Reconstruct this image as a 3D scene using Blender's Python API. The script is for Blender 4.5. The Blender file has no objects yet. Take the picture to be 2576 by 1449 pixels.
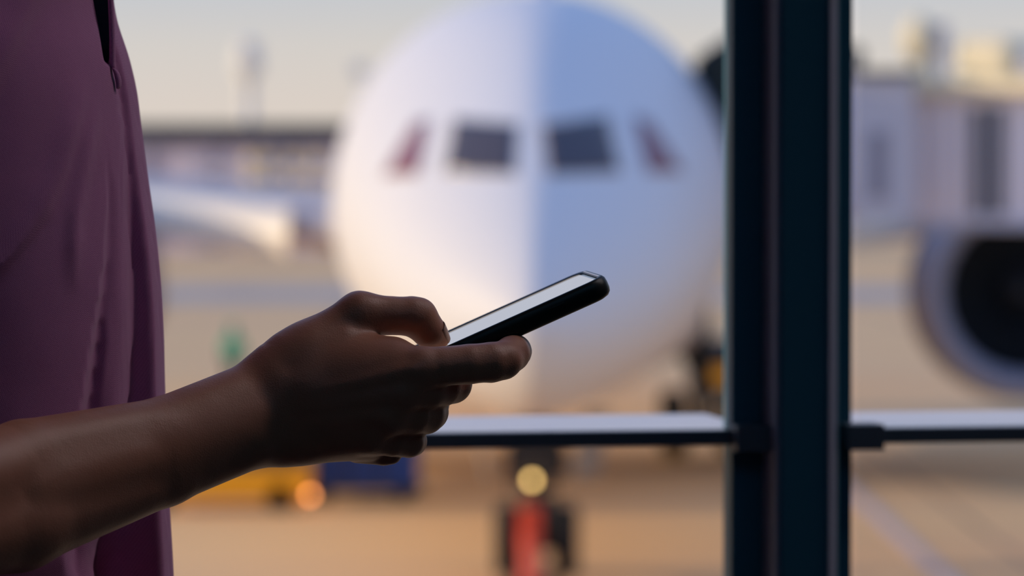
import bpy, bmesh, math, random
import numpy as np
from mathutils import Vector, Matrix, Euler
from mathutils.bvhtree import BVHTree

random.seed(4)
rng = np.random.RandomState(4)
C = bpy.context.scene.collection
SC = bpy.context.scene
PI = math.pi
R = math.radians

# ------------------------------------------------------------------ camera
W_PX, H_PX = 2576.0, 1449.0
LENS = 135.0
FPX = W_PX * LENS / 36.0                 # 9660 px
CAM = Vector((0, 0, 5.6))                # 5.6 m above the apron
PITCH = math.atan(274.5 / FPX)
D0 = 2.16                                # focus distance (hand)
cam_d = bpy.data.cameras.new('camera'); cam = bpy.data.objects.new('camera', cam_d); C.objects.link(cam)
cam_d.lens = LENS; cam_d.sensor_width = 36; cam_d.clip_start = 0.05; cam_d.clip_end = 9000
cam.location = CAM; cam.rotation_euler = (PI / 2 - PITCH, 0, 0)
cam_d.dof.use_dof = True; cam_d.dof.focus_distance = D0 - 0.01; cam_d.dof.aperture_fstop = 135 / 17.4
SC.camera = cam
FW = Vector((0, math.cos(PITCH), -math.sin(PITCH))); UP = Vector((0, math.sin(PITCH), math.cos(PITCH))); RT = Vector((1, 0, 0))


def at(px, py, D):
    """world point seen at a pixel of the photograph at depth D"""
    return CAM + D * (FW + RT * ((px - W_PX / 2) / FPX) + UP * (-(py - H_PX / 2) / FPX))


def lin(r, g, b):
    f = lambda c: (c / 255 / 12.92) if c <= 10 else ((c / 255 + 0.055) / 1.055) ** 2.4
    return (f(r), f(g), f(b), 1)


# ------------------------------------------------------------------ world, sun, exposure
SC.view_settings.view_transform = 'Standard'; SC.view_settings.look = 'None'
SC.view_settings.gamma = 1; SC.view_settings.use_curve_mapping = False
SC.view_settings.exposure = 0.0
w = bpy.data.worlds.new('sky'); SC.world = w; w.use_nodes = True
nt = w.node_tree; nt.nodes.clear()
o = nt.nodes.new('ShaderNodeOutputWorld'); bg = nt.nodes.new('ShaderNodeBackground')
tc = nt.nodes.new('ShaderNodeTexCoord'); sp = nt.nodes.new('ShaderNodeSeparateXYZ'); rp = nt.nodes.new('ShaderNodeValToRGB')
nt.links.new(tc.outputs['Generated'], sp.inputs[0]); nt.links.new(sp.outputs[2], rp.inputs[0])
nt.links.new(rp.outputs[0], bg.inputs[0]); nt.links.new(bg.outputs[0], o.inputs[0])
SKY = [(0.0, (226, 212, 196)), (0.018, (228, 214, 204)), (0.034, (221, 213, 207)), (0.05, (204, 206, 212)), (0.16, (188, 204, 232)), (0.45, (148, 178, 232)), (1.0, (112, 148, 216))]
el = rp.color_ramp.elements
el[0].position, el[0].color = SKY[0][0], lin(*SKY[0][1])
el[1].position, el[1].color = SKY[-1][0], lin(*SKY[-1][1])
for p, c in SKY[1:-1]:
    e = el.new(p); e.color = lin(*c)
bg.inputs[1].default_value = 1.0
SUN_EL, SUN_AZ = R(12.5), R(5)              # low, from the left and a little from the camera's side
sun_d = bpy.data.lights.new('sun', 'SUN'); sun = bpy.data.objects.new('sun', sun_d); C.objects.link(sun)
sun_d.energy = 3.0; sun_d.angle = R(1.2); sun_d.color = (1.0, 0.76, 0.47)
to_sun = Vector((-math.cos(SUN_AZ) * math.cos(SUN_EL), -math.sin(SUN_AZ) * math.cos(SUN_EL), math.sin(SUN_EL)))
sun.rotation_euler = to_sun.to_track_quat('Z', 'Y').to_euler()
sun.location = (-40, -5, 30)


# ------------------------------------------------------------------ materials
def mat(name, col, rough=0.6, metal=0.0, bump=None, spec=0.5, coat=0.0, emit=None, var=None, sss=0.0, sheen=0.0):
    m = bpy.data.materials.new(name); m.use_nodes = True
    t = m.node_tree; b = t.nodes['Principled BSDF']
    c = lin(*col)
    b.inputs['Base Color'].default_value = c
    b.inputs['Roughness'].default_value = rough; b.inputs['Metallic'].default_value = metal
    b.inputs['Specular IOR Level'].default_value = spec; b.inputs['Coat Weight'].default_value = coat
    b.inputs['Coat Roughness'].default_value = 0.08
    b.inputs['Sheen Weight'].default_value = sheen
    if sss:
        b.inputs['Subsurface Weight'].default_value = sss; b.inputs['Subsurface Radius'].default_value = (1, .35, .2); b.inputs['Subsurface Scale'].default_value = 0.004
    if emit:
        b.inputs['Emission Color'].default_value = lin(*emit[0]); b.inputs['Emission Strength'].default_value = emit[1]
    tc = t.nodes.new('ShaderNodeTexCoord')
    if var:                                # (scale, amount, second colour)
        n = t.nodes.new('ShaderNodeTexNoise'); n.inputs['Scale'].default_value = var[0]; n.inputs['Detail'].default_value = 4
        r = t.nodes.new('ShaderNodeMapRange'); r.inputs[1].default_value = 0.35; r.inputs[2].default_value = 0.65; r.inputs[4].default_value = var[1]
        x = t.nodes.new('ShaderNodeMix'); x.data_type = 'RGBA'
        x.inputs[6].default_value = c; x.inputs[7].default_value = lin(*var[2])
        t.links.new(tc.outputs['Object'], n.inputs['Vector']); t.links.new(n.outputs[0], r.inputs[0]); t.links.new(r.outputs[0], x.inputs[0]); t.links.new(x.outputs[2], b.inputs['Base Color'])
    if bump:                               # list of (kind, scale, strength, distance)
        prev = None
        for kind, sc, st, di in bump:
            n = t.nodes.new({'noise': 'ShaderNodeTexNoise', 'voronoi': 'ShaderNodeTexVoronoi', 'magic': 'ShaderNodeTexMagic'}[kind])
            n.inputs['Scale'].default_value = sc
            t.links.new(tc.outputs['Object'], n.inputs['Vector'])
            bp = t.nodes.new('ShaderNodeBump'); bp.inputs['Strength'].default_value = st; bp.inputs['Distance'].default_value = di
            t.links.new(n.outputs[0], bp.inputs['Height'])
            if prev: t.links.new(prev.outputs[0], bp.inputs['Normal'])
            prev = bp
        t.links.new(prev.outputs[0], b.inputs['Normal'])
    return m


M = {}
M['skin'] = mat('skin_dark', (182, 122, 98), 0.48, spec=0.5, sss=0.1, var=(14, 0.6, (164, 102, 76)), bump=[('noise', 45, 0.2, 0.003), ('noise', 260, 0.12, 0.001), ('voronoi', 1100, 0.16, 0.0005)])
M['nail'] = mat('nail', (182, 138, 122), 0.3)
M['black_metal'] = mat('black_frame_metal', (36, 100, 122), 0.5, bump=[('noise', 300, 0.05, 0.001)])
M['grey_metal'] = mat('grey_frame_metal', (84, 92, 104), 0.5)
M['alu'] = mat('pale_anodised_ledge', (252, 230, 222), 0.3, metal=0.45)
M['paint'] = mat('aircraft_white_paint', (236, 234, 236), 0.5, spec=0.35)
M['wing_grey'] = mat('wing_grey_paint', (196, 186, 186), 0.45)
M['slat'] = mat('polished_leading_edge', (250, 240, 224), 0.35)
M['pane'] = mat('cockpit_glass', (84, 78, 86), 0.2, spec=0.5)
M['pane_red'] = mat('cockpit_side_glass', (146, 92, 100), 0.3)
M['engine_dark'] = mat('engine_dark', (26, 34, 44), 0.5)
M['tyre'] = mat('tyre_rubber', (24, 27, 32), 0.8)
M['steel'] = mat('gear_steel', (130, 128, 130), 0.4, metal=0.5)
M['gear_dark'] = mat('gear_dark_steel', (48, 48, 52), 0.6)
M['red'] = mat('red_towbar_paint', (232, 84, 54), 0.5)
M['yellow'] = mat('safety_yellow_paint', (244, 172, 12), 0.5)
M['blue'] = mat('navy_blue_paint', (22, 66, 146), 0.5)
M['dark'] = mat('dark_vehicle_paint', (34, 40, 50), 0.55)
M['rubber'] = mat('black_bellows_rubber', (26, 40, 42), 0.7)
M['bridge'] = mat('jet_bridge_grey', (250, 242, 246), 0.5)
M['bridge_dark'] = mat('jet_bridge_blue_grey', (200, 200, 214), 0.5)
M['bridge_glass'] = mat('jet_bridge_glass', (92, 94, 106), 0.3)
M['cream'] = mat('cream_roof_paint', (250, 236, 200), 0.55)
M['teal'] = mat('green_work_vest', (16, 170, 138), 0.7)
M['navy_cloth'] = mat('navy_trousers', (28, 32, 44), 0.85, bump=[('noise', 400, 0.2, 0.001)])
M['shoe'] = mat('brown_leather', (60, 42, 34), 0.5)
M['hair'] = mat('black_hair', (20, 16, 15), 0.8, bump=[('noise', 300, 0.8, 0.004)])
M['post_lit_grey'] = mat('post_painted_light_grey', (150, 150, 170), 0.5)  # lighter grey stands in for light on the post's side and chamfer
M['nacelle'] = mat('nacelle_grey_paint', (156, 152, 164), 0.45)
M['door_grey'] = mat('gear_door_grey', (150, 138, 128), 0.6)
M['dark_sheet'] = mat('dark_navy_sheet', (12, 30, 44), 0.9)
M['bridge_dim'] = mat('jet_bridge_dim_glass', (146, 146, 164), 0.3)
M['eye'] = mat('eye_white', (225, 220, 212), 0.3)
M['far_wall'] = mat('far_terminal_wall', (232, 218, 230), 0.7)
M['far_roof'] = mat('far_terminal_roof', (42, 56, 66), 0.7)
M['far_col'] = mat('far_terminal_columns', (150, 146, 162), 0.7)
M['far_window'] = mat('far_terminal_painted_glow', (224, 204, 160), 0.4)  # cream colour stands in for the sunset mirrored in the glass
M['tower'] = mat('haze_pale_paint', (244, 244, 240), 0.8)  # distance haze painted in as a near-white colour
M['beacon'] = mat('amber_lamp', (255, 150, 70), 0.4, emit=((255, 158, 88), 9))
M['gear_lamp'] = mat('gear_lamp', (255, 220, 150), 0.4, emit=((255, 206, 124), 8))
M['case'] = mat('black_phone_case', (10, 14, 18), 0.42, spec=0.4)
M['bezel'] = mat('phone_bezel', (8, 9, 12), 0.1)
M['floor'] = mat('terminal_floor_tile', (52, 50, 52), 0.35, var=(3, 0.5, (44, 42, 44)))
M['ceiling'] = mat('terminal_ceiling', (110, 112, 114), 0.8)
M['wall'] = mat('terminal_wall', (40, 44, 52), 0.8)
M['concrete'] = mat('facade_concrete', (150, 146, 140), 0.8, var=(2, 0.5, (136, 132, 128)))
M['asphalt'] = mat('taxiway_asphalt', (206, 188, 174), 0.9, var=(0.2, 0.6, (172, 160, 154)))
M['line'] = mat('white_apron_paint', (224, 204, 200), 0.7, var=(6, 0.4, (200, 180, 170)))
M['lamp'] = mat('white_fill_lamp', (230, 235, 240), 0.5, emit=((235, 226, 230), 42.0))  # white fill light, added to brighten the hand and shirt
M['fill_cool'] = mat('cool_fill_lamp', (220, 235, 245), 0.5, emit=((110, 190, 240), 16.0))  # bluish fill, added to lift the shade on camera-facing surfaces
M['screen'] = mat('lit_phone_screen', (12, 12, 14), 0.06, spec=0.5, emit=((226, 212, 202), 0.33))


def cloth_mat(name, col, col2):
    m = mat(name, col, 0.9, spec=0.15, sheen=0.15)
    t = m.node_tree; b = t.nodes['Principled BSDF']
    tc = t.nodes.new('ShaderNodeTexCoord')
    mp = t.nodes.new('ShaderNodeMapping'); mp.inputs['Rotation'].default_value = (0.5, 0.62, 0.4)
    mg = t.nodes.new('ShaderNodeTexVoronoi'); mg.inputs['Scale'].default_value = 1350; mg.inputs['Randomness'].default_value = 0.25
    t.links.new(tc.outputs['Object'], mp.inputs[0]); t.links.new(mp.outputs[0], mg.inputs['Vector'])
    r = t.nodes.new('ShaderNodeMapRange'); r.inputs[1].default_value = 0.2; r.inputs[2].default_value = 0.7
    t.links.new(mg.outputs[0], r.inputs[0])
    x = t.nodes.new('ShaderNodeMix'); x.data_type = 'RGBA'; x.inputs[6].default_value = lin(*col); x.inputs[7].default_value = lin(*col2)
    t.links.new(r.outputs[0], x.inputs[0]); t.links.new(x.outputs[2], b.inputs['Base Color'])
    inv = t.nodes.new('ShaderNodeMath'); inv.operation = 'SUBTRACT'; inv.inputs[0].default_value = 1
    t.links.new(mg.outputs[0], inv.inputs[1])
    bp = t.nodes.new('ShaderNodeBump'); bp.inputs['Strength'].default_value = 0.2; bp.inputs['Distance'].default_value = 0.0006
    t.links.new(inv.outputs[0], bp.inputs['Height'])
    n = t.nodes.new('ShaderNodeTexNoise'); n.inputs['Scale'].default_value = 25
    t.links.new(tc.outputs['Object'], n.inputs['Vector'])
    b2 = t.nodes.new('ShaderNodeBump'); b2.inputs['Strength'].default_value = 0.12; b2.inputs['Distance'].default_value = 0.01
    t.links.new(n.outputs[0], b2.inputs['Height']); t.links.new(bp.outputs[0], b2.inputs['Normal'])
    t.links.new(b2.outputs[0], b.inputs['Normal'])
    return m


M['polo'] = cloth_mat('plum_pique_cotton', (200, 132, 174), (174, 108, 150))


def glass_mat():
    m = bpy.data.materials.new('window_glass'); m.use_nodes = True
    t = m.node_tree; t.nodes.clear()
    o = t.nodes.new('ShaderNodeOutputMaterial'); mx = t.nodes.new('ShaderNodeMixShader')
    tr = t.nodes.new('ShaderNodeBsdfTransparent'); gl = t.nodes.new('ShaderNodeBsdfGlossy'); fr = t.nodes.new('ShaderNodeFresnel')
    tr.inputs[0].default_value = (0.97, 0.98, 0.98, 1); gl.inputs['Roughness'].default_value = 0.0; fr.inputs[0].default_value = 1.25
    t.links.new(fr.outputs[0], mx.inputs[0]); t.links.new(tr.outputs[0], mx.inputs[1]); t.links.new(gl.outputs[0], mx.inputs[2]); t.links.new(mx.outputs[0], o.inputs[0])
    return m


M['glass'] = glass_mat()


def apron_mat():
    m = mat('apron_concrete', (196, 150, 108), 0.85)
    t = m.node_tree; b = t.nodes['Principled BSDF']
    tc = t.nodes.new('ShaderNodeTexCoord')
    br = t.nodes.new('ShaderNodeTexBrick'); br.offset = 0; br.inputs['Scale'].default_value = 1
    br.inputs['Brick Width'].default_value = 7.5; br.inputs['Row Height'].default_value = 7.5; br.inputs['Mortar Size'].default_value = 0.05
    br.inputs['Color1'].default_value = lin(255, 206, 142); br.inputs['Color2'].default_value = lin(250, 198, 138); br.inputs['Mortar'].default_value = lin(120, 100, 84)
    n = t.nodes.new('ShaderNodeTexNoise'); n.inputs['Scale'].default_value = 0.14; n.inputs['Detail'].default_value = 5
    mp = t.nodes.new('ShaderNodeMapping'); mp.inputs['Scale'].default_value = (0.4, 1.0, 1)
    r = t.nodes.new('ShaderNodeMapRange'); r.inputs[1].default_value = 0.4; r.inputs[2].default_value = 0.72; r.inputs[4].default_value = 0.5
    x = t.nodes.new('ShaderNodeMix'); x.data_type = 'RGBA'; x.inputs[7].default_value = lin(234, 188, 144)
    t.links.new(tc.outputs['Object'], br.inputs[0]); t.links.new(tc.outputs['Object'], mp.inputs[0]); t.links.new(mp.outputs[0], n.inputs[0])
    t.links.new(n.outputs[0], r.inputs[0]); t.links.new(r.outputs[0], x.inputs[0]); t.links.new(br.outputs[0], x.inputs[6]); t.links.new(x.outputs[2], b.inputs['Base Color'])
    return m


M['apron'] = apron_mat()


# ------------------------------------------------------------------ mesh helpers
def link(name, me, material, parent=None, smooth=True):
    ob = bpy.data.objects.new(name, me); C.objects.link(ob)
    if material is not None: me.materials.append(material)
    if smooth:
        me.polygons.foreach_set('use_smooth', [True] * len(me.polygons))
    if parent is not None: ob.parent = parent
    return ob


def from_np(name, V, F, material, parent=None, smooth=True):
    me = bpy.data.meshes.new(name)
    V = np.asarray(V, dtype=np.float32); F = np.asarray(F, dtype=np.int32)
    me.vertices.add(len(V)); me.vertices.foreach_set('co', V.ravel())
    k = F.shape[1]
    me.loops.add(F.size); me.loops.foreach_set('vertex_index', F.ravel())
    me.polygons.add(len(F)); me.polygons.foreach_set('loop_start', np.arange(0, F.size, k, dtype=np.int32))
    me.update(calc_edges=True); me.validate()
    return link(name, me, material, parent, smooth)


def bmo(name, bm, material, parent=None, smooth=False, sharp=None):
    bmesh.ops.recalc_face_normals(bm, faces=bm.faces)
    me = bpy.data.meshes.new(name); bm.to_mesh(me); bm.free()
    ob = link(name, me, material, parent, smooth)
    if sharp: me.set_sharp_from_angle(angle=R(sharp))
    return ob


def empty(name, loc=(0, 0, 0), rz=0.0):
    e = bpy.data.objects.new(name, None); C.objects.link(e); e.location = loc; e.rotation_euler = (0, 0, rz); e.empty_display_size = 0.2
    return e


def tag(ob, label, cat, group=None):
    ob['label'] = label; ob['category'] = cat
    if group: ob['group'] = group
    return ob


def struct(ob):
    ob['kind'] = 'structure'; return ob


def add_box(bm, c, s, mx=None, bev=0.0):
    r = bmesh.ops.create_cube(bm, size=1)
    vs = r['verts']
    for v in vs:
        v.co = Vector((v.co.x * s[0], v.co.y * s[1], v.co.z * s[2]))
    if bev:
        es = list({e for v in vs for e in v.link_edges})
        rr = bmesh.ops.bevel(bm, geom=es, offset=bev, segments=2, affect='EDGES', profile=0.6)
        vs = list({v for f in rr['faces'] for v in f.verts} | {v for v in vs if v.is_valid})
    for v in vs:
        co = v.co
        if mx is not None: co = mx @ co
        v.co = co + Vector(c)
    return vs


def box(name, c, s, material, parent=None, bev=0.0, rot=None):
    bm = bmesh.new(); add_box(bm, c, s, rot, bev)
    return bmo(name, bm, material, parent)


def add_tube(bm, p0, p1, r0, r1=None, n=16, caps=True):
    p0, p1 = Vector(p0), Vector(p1); r1 = r0 if r1 is None else r1
    q = (p1 - p0).to_track_quat('Z', 'Y')
    a = []; b = []
    for i in range(n):
        d = q @ Vector((math.cos(2 * PI * i / n), math.sin(2 * PI * i / n), 0))
        a.append(bm.verts.new(p0 + d * r0)); b.append(bm.verts.new(p1 + d * r1))
    for i in range(n):
        bm.faces.new((a[i], a[(i + 1) % n], b[(i + 1) % n], b[i]))
    if caps: bm.faces.new(a[::-1]); bm.faces.new(b)


def tube(name, p0, p1, r0, material, parent=None, r1=None, n=16):
    bm = bmesh.new(); add_tube(bm, p0, p1, r0, r1, n)
    return bmo(name, bm, material, parent, True, 40)


def lathe(bm, prof, origin, axis, n=40):
    """prof: list of (distance along axis, radius)"""
    q = Vector(axis).to_track_quat('Z', 'Y'); origin = Vector(origin)
    rings = []
    for t, r in prof:
        if r < 1e-5: rings.append([bm.verts.new(origin + q @ Vector((0, 0, t)))])
        else: rings.append([bm.verts.new(origin + q @ Vector((r * math.cos(2 * PI * i / n), r * math.sin(2 * PI * i / n), t))) for i in range(n)])
    for a, b in zip(rings, rings[1:]):
        for i in range(n):
            j = (i + 1) % n
            vs = [a[i % len(a)], a[j % len(a)], b[j % len(b)], b[i % len(b)]]
            u = []
            for v in vs:
                if v not in u: u.append(v)
            if len(u) > 2: bm.faces.new(u)


def loft(bm, rings, cap=True):
    R_ = [[bm.verts.new(p) for p in r] for r in rings]
    n = len(R_[0])
    for a, b in zip(R_, R_[1:]):
        for i in range(n):
            j = (i + 1) % n
            bm.faces.new((a[i], a[j], b[j], b[i]))
    if cap: bm.faces.new(R_[0][::-1]); bm.faces.new(R_[-1])


def interp(x, pts):
    return float(np.interp(x, [p[0] for p in pts], [p[1] for p in pts]))


def smooth_curve(pts):
    """monotone-ish cubic through points, returned as a function"""
    xs = np.array([p[0] for p in pts], float); ys = np.array([p[1] for p in pts], float)
    d = np.gradient(ys, xs)
    def f(x):
        x = np.clip(np.asarray(x, float), xs[0], xs[-1])
        i = np.clip(np.searchsorted(xs, x) - 1, 0, len(xs) - 2)
        h = xs[i + 1] - xs[i]; t = (x - xs[i]) / h
        return ((2 * t**3 - 3 * t**2 + 1) * ys[i] + (t**3 - 2 * t**2 + t) * h * d[i] + (-2 * t**3 + 3 * t**2) * ys[i + 1] + (t**3 - t**2) * h * d[i + 1])
    return f


# ------------------------------------------------------------------ distance-field modelling (for body and cloth)
class Field:
    def __init__(s, lo, hi, h):
        s.lo = np.array(lo, float); s.h = h
        s.n = np.ceil((np.array(hi) - s.lo) / h).astype(int) + 1
        s.F = np.full(tuple(s.n), 0.5, np.float32)
    def sub(s, a, b):
        i0 = np.clip(np.floor((np.array(a) - s.lo) / s.h).astype(int), 0, s.n); i1 = np.clip(np.ceil((np.array(b) - s.lo) / s.h).astype(int) + 1, 0, s.n)
        return tuple(slice(i, j) for i, j in zip(i0, i1))
    def coords(s, sl):
        ax = [(np.arange(q.start, q.stop) * s.h + l).astype(np.float32) for q, l in zip(sl, s.lo)]
        return ax[0][:, None, None], ax[1][None, :, None], ax[2][None, None, :]
    def union(s, fn, a, b, k):
        sl = s.sub(a, b)
        if any(q.stop <= q.start for q in sl): return
        X, Y, Z = s.coords(sl); d = fn(X, Y, Z); A = s.F[sl]
        s.F[sl] = smin(A, d, k)
    def cone(s, p0, p1, r0, r1, k):
        p0 = np.array(p0, float); p1 = np.array(p1, float); m = max(r0, r1) + max(k, 2 * s.h) * 1.2 + 2 * s.h
        s.union(lambda X, Y, Z: rcone(X, Y, Z, p0, p1, r0, r1), np.minimum(p0, p1) - m, np.maximum(p0, p1) + m, k)
    def ball(s, c, rad, k, rot=None):
        rad = np.array(rad, float) * np.ones(3); c = np.array(c, float)
        Rm = np.eye(3) if rot is None else np.array(rot)
        def fn(X, Y, Z):
            x, y, z = X - c[0], Y - c[1], Z - c[2]
            u = Rm[0, 0] * x + Rm[0, 1] * y + Rm[0, 2] * z; v = Rm[1, 0] * x + Rm[1, 1] * y + Rm[1, 2] * z; q = Rm[2, 0] * x + Rm[2, 1] * y + Rm[2, 2] * z
            k0 = np.sqrt((u / rad[0])**2 + (v / rad[1])**2 + (q / rad[2])**2)
            k1 = np.sqrt((u / rad[0]**2)**2 + (v / rad[1]**2)**2 + (q / rad[2]**2)**2) + 1e-9
            return (k0 * (k0 - 1) / k1).astype(np.float32)
        m = rad.max() + k * 1.2 + 2 * s.h
        s.union(fn, c - m, c + m, k)


def smin(a, b, k):
    if k <= 0: return np.minimum(a, b)
    h = np.maximum(k - np.abs(a - b), 0) / k
    return np.minimum(a, b) - h * h * k * 0.25


def rcone(X, Y, Z, a, b, r1, r2):
    ba = b - a; l = float(np.dot(ba, ba))
    if l < 1e-12: return np.sqrt((X - a[0])**2 + (Y - a[1])**2 + (Z - a[2])**2) - r1
    x, y, z = X - a[0], Y - a[1], Z - a[2]
    t = np.clip((x * ba[0] + y * ba[1] + z * ba[2]) / l, 0, 1)
    dx, dy, dz = x - t * ba[0], y - t * ba[1], z - t * ba[2]
    ts = t
    return (np.sqrt(dx * dx + dy * dy + dz * dz) - (r1 + (r2 - r1) * ts)).astype(np.float32)


def surface_nets(F, lo, h):
    nx, ny, nz = F.shape
    S = F < 0
    cnt = np.zeros((nx - 1, ny - 1, nz - 1), np.uint8)
    for i in (0, 1):
        for j in (0, 1):
            for k in (0, 1):
                cnt += S[i:nx - 1 + i, j:ny - 1 + j, k:nz - 1 + k]
    cell = np.argwhere((cnt > 0) & (cnt < 8))
    idx = np.full(cnt.shape, -1, np.int32); idx[cell[:, 0], cell[:, 1], cell[:, 2]] = np.arange(len(cell))
    P = np.zeros((len(cell), 3)); N = np.zeros(len(cell))
    cs = [(i, j, k) for i in (0, 1) for j in (0, 1) for k in (0, 1)]
    for a in cs:
        for ax in range(3):
            if a[ax]: continue
            b = list(a); b[ax] = 1
            fa = F[cell[:, 0] + a[0], cell[:, 1] + a[1], cell[:, 2] + a[2]]; fb = F[cell[:, 0] + b[0], cell[:, 1] + b[1], cell[:, 2] + b[2]]
            m = (fa < 0) != (fb < 0)
            t = np.where(m, fa / np.where(fa == fb, 1, fa - fb), 0)
            q = np.tile(np.array(a, float), (len(cell), 1)); q[:, ax] += t
            P[m] += q[m]; N[m] += 1
    V = (cell + P / N[:, None]) * h + np.array(lo)
    Q = []
    for ax in range(3):
        u, v = (ax + 1) % 3, (ax + 2) % 3
        sa = [slice(None)] * 3; sb = [slice(None)] * 3; sa[ax] = slice(0, -1); sb[ax] = slice(1, None)
        A = S[tuple(sa)]; B = S[tuple(sb)]
        e = np.argwhere(A != B)
        e = e[(e[:, u] > 0) & (e[:, v] > 0) & (e[:, u] < F.shape[u] - 1) & (e[:, v] < F.shape[v] - 1)]
        fl = A[e[:, 0], e[:, 1], e[:, 2]]
        def g(du, dv):
            q = e.copy(); q[:, u] -= du; q[:, v] -= dv
            return idx[q[:, 0], q[:, 1], q[:, 2]]
        f = np.stack([g(1, 1), g(0, 1), g(0, 0), g(1, 0)], 1)
        f[~fl] = f[~fl][:, ::-1]
        Q.append(f)
    Q = np.concatenate(Q); Q = Q[(Q >= 0).all(1)]
    return V, Q


def relax(V, Q, it=1, lam=0.5):
    for _ in range(it):
        acc = np.zeros_like(V); n = np.zeros(len(V))
        for a, b in ((0, 1), (1, 2), (2, 3), (3, 0)):
            np.add.at(acc, Q[:, a], V[Q[:, b]]); np.add.at(n, Q[:, a], 1)
            np.add.at(acc, Q[:, b], V[Q[:, a]]); np.add.at(n, Q[:, b], 1)
        V = V + lam * (acc / np.maximum(n, 1)[:, None] - V)
    return V


# ================================================================== THE GROUND AND THE FAR FIELD
g = bmesh.new()
vs = [g.verts.new(p) for p in ((-3000, -60, 0), (3000, -60, 0), (3000, 6000, 0), (-3000, 6000, 0))]; g.faces.new(vs)
struct(bmo('apron_ground', g, M['apron']))
g = bmesh.new()
add_box(g, (0, 186, 0.01), (900, 26, 0.04)); struct(bmo('taxiway', g, M['asphalt']))

# painted lead-in line on the apron
line = box('apron_marking_line', (6.08, 60, 0.012), (0.26, 60, 0.02), M['line'])
tag(line, 'long pale painted line running away across the orange apron, lower right', 'marking')

# far terminal building
ft = empty('terminal_building', (-60, 300, 0), -R(6)); tag(ft, 'long low grey airport building with flat dark roof on the far side of the apron', 'building')
box('wall', (0, 6, 4.6), (120, 12, 9.2), M['far_wall'], ft)
box('roof', (0, 5.6, 9.5), (126, 14, 0.75), M['far_roof'], ft)
box('roof_band', (0, -0.3, 8.6), (120, 0.6, 0.9), M['far_col'], ft)
c0 = None
for i in range(24):
    if c0 is None: c0 = box('column', (0, -0.9, 4.4), (0.5, 0.5, 8.8), M['far_col'], ft); c = c0
    else: c = c0.copy(); C.objects.link(c); c.parent = ft
    c.location = (-57.5 + i * 5, 0, 0)
c0 = None
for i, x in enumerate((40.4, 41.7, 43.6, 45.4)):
    if c0 is None: c0 = box('painted_glow_window', (0, -0.7, 6.3), (0.95, 0.95, 2.4), M['far_window'], ft, 0, Matrix.Rotation(R(-50), 3, 'Z')); c = c0  # boxes turned so their painted left faces also catch the sun
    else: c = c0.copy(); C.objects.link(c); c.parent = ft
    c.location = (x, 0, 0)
c0 = None
for i in range(22):
    if c0 is None: c0 = box('window', (0, -0.25, 5.0), (3.2, 0.3, 2.2), M['bridge_dark'], ft); c = c0
    else: c = c0.copy(); C.objects.link(c); c.parent = ft
    c.location = (-55 + i * 5, 0, -1.5)
ft2 = empty('airport_building', (95, 340, 0)); tag(ft2, 'low grey airport building far behind the jet bridge', 'building')
box('wall', (0, 6, 3.6), (110, 12, 7.2), M['far_wall'], ft2); box('roof', (0, 4, 7.5), (114, 18, 0.6), M['far_roof'], ft2)

# control tower, 2 km away
t = empty('control_tower', (at(624, 450, 2000).x, 2000, 0)); tag(t, 'faint hazy control tower standing beyond the far terminal roof', 'tower')
bm = bmesh.new(); lathe(bm, [(0, 5), (40, 3.6), (56, 3.8), (60, 5.5)], (0, 0, 0), (0, 0, 1), 24); bmo('shaft', bm, M['tower'], t, True, 40)
bm = bmesh.new(); lathe(bm, [(58, 5), (62, 7.5), (68, 7.8), (69, 7), (70, 7)], (0, 0, 0), (0, 0, 1), 24); bmo('cab', bm, M['tower'], t, True, 40)
bm = bmesh.new(); lathe(bm, [(70, 6.2), (75, 6.8), (76, 7), (77.5, 2), (78, 0.4), (86, 0.25), (86, 0)], (0, 0, 0), (0, 0, 1), 24); bmo('roof', bm, M['tower'], t, True, 40)
# floodlight mast
t = empty('floodlight_mast', (at(905, 450, 900).x, 900, 0)); tag(t, 'faint tall floodlight mast just left of the aircraft nose', 'mast')
bm = bmesh.new(); add_tube(bm, (0, 0, 0), (0, 0, 33), 0.45, 0.25); bmo('pole', bm, M['tower'], t, True)
bm = bmesh.new(); add_box(bm, (0, 0, 31), (4.2, 1.2, 3.4), bev=0.2); bmo('lamp_cluster', bm, M['tower'], t)

# ================================================================== THE AIRCRAFT
air = empty('airliner', (0.26, 48, 0), -R(0.4))
tag(air, 'large white twin-engine airliner parked nose-on outside the window', 'airplane')
ztop = smooth_curve([(0, 3.8), (.25, 4.32), (.6, 4.75), (1, 5.14), (2, 5.96), (3, 6.68), (4, 7.2), (5, 7.66), (6, 7.98), (7, 8.18), (8.5, 8.34), (11, 8.4), (60, 8.4)])
zbot = smooth_curve([(0, 3.7), (.25, 3.22), (.6, 2.92), (1, 2.74), (2, 2.5), (3, 2.39), (4, 2.33), (5, 2.29), (6.5, 2.25), (8.5, 2.22), (11, 2.22), (60, 2.22)])
hwid = smooth_curve([(0, .02), (.25, .42), (.6, .78), (1, 1.12), (2, 1.74), (3, 2.12), (4, 2.4), (5, 2.63), (6.5, 2.85), (8.5, 2.96), (11, 3.0), (60, 3.0)])
st = [0.0, .01, .03, .07, .13, .2, .3, .42, .56, .72, .9, 1.1, 1.35, 1.6, 1.9, 2.2, 2.5, 2.8, 3.2, 3.6, 4, 4.5, 5, 5.6, 6.2, 7, 8, 9, 10, 12, 16, 20, 24, 28, 32, 36, 40]
NS = 96
rings = []
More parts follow.
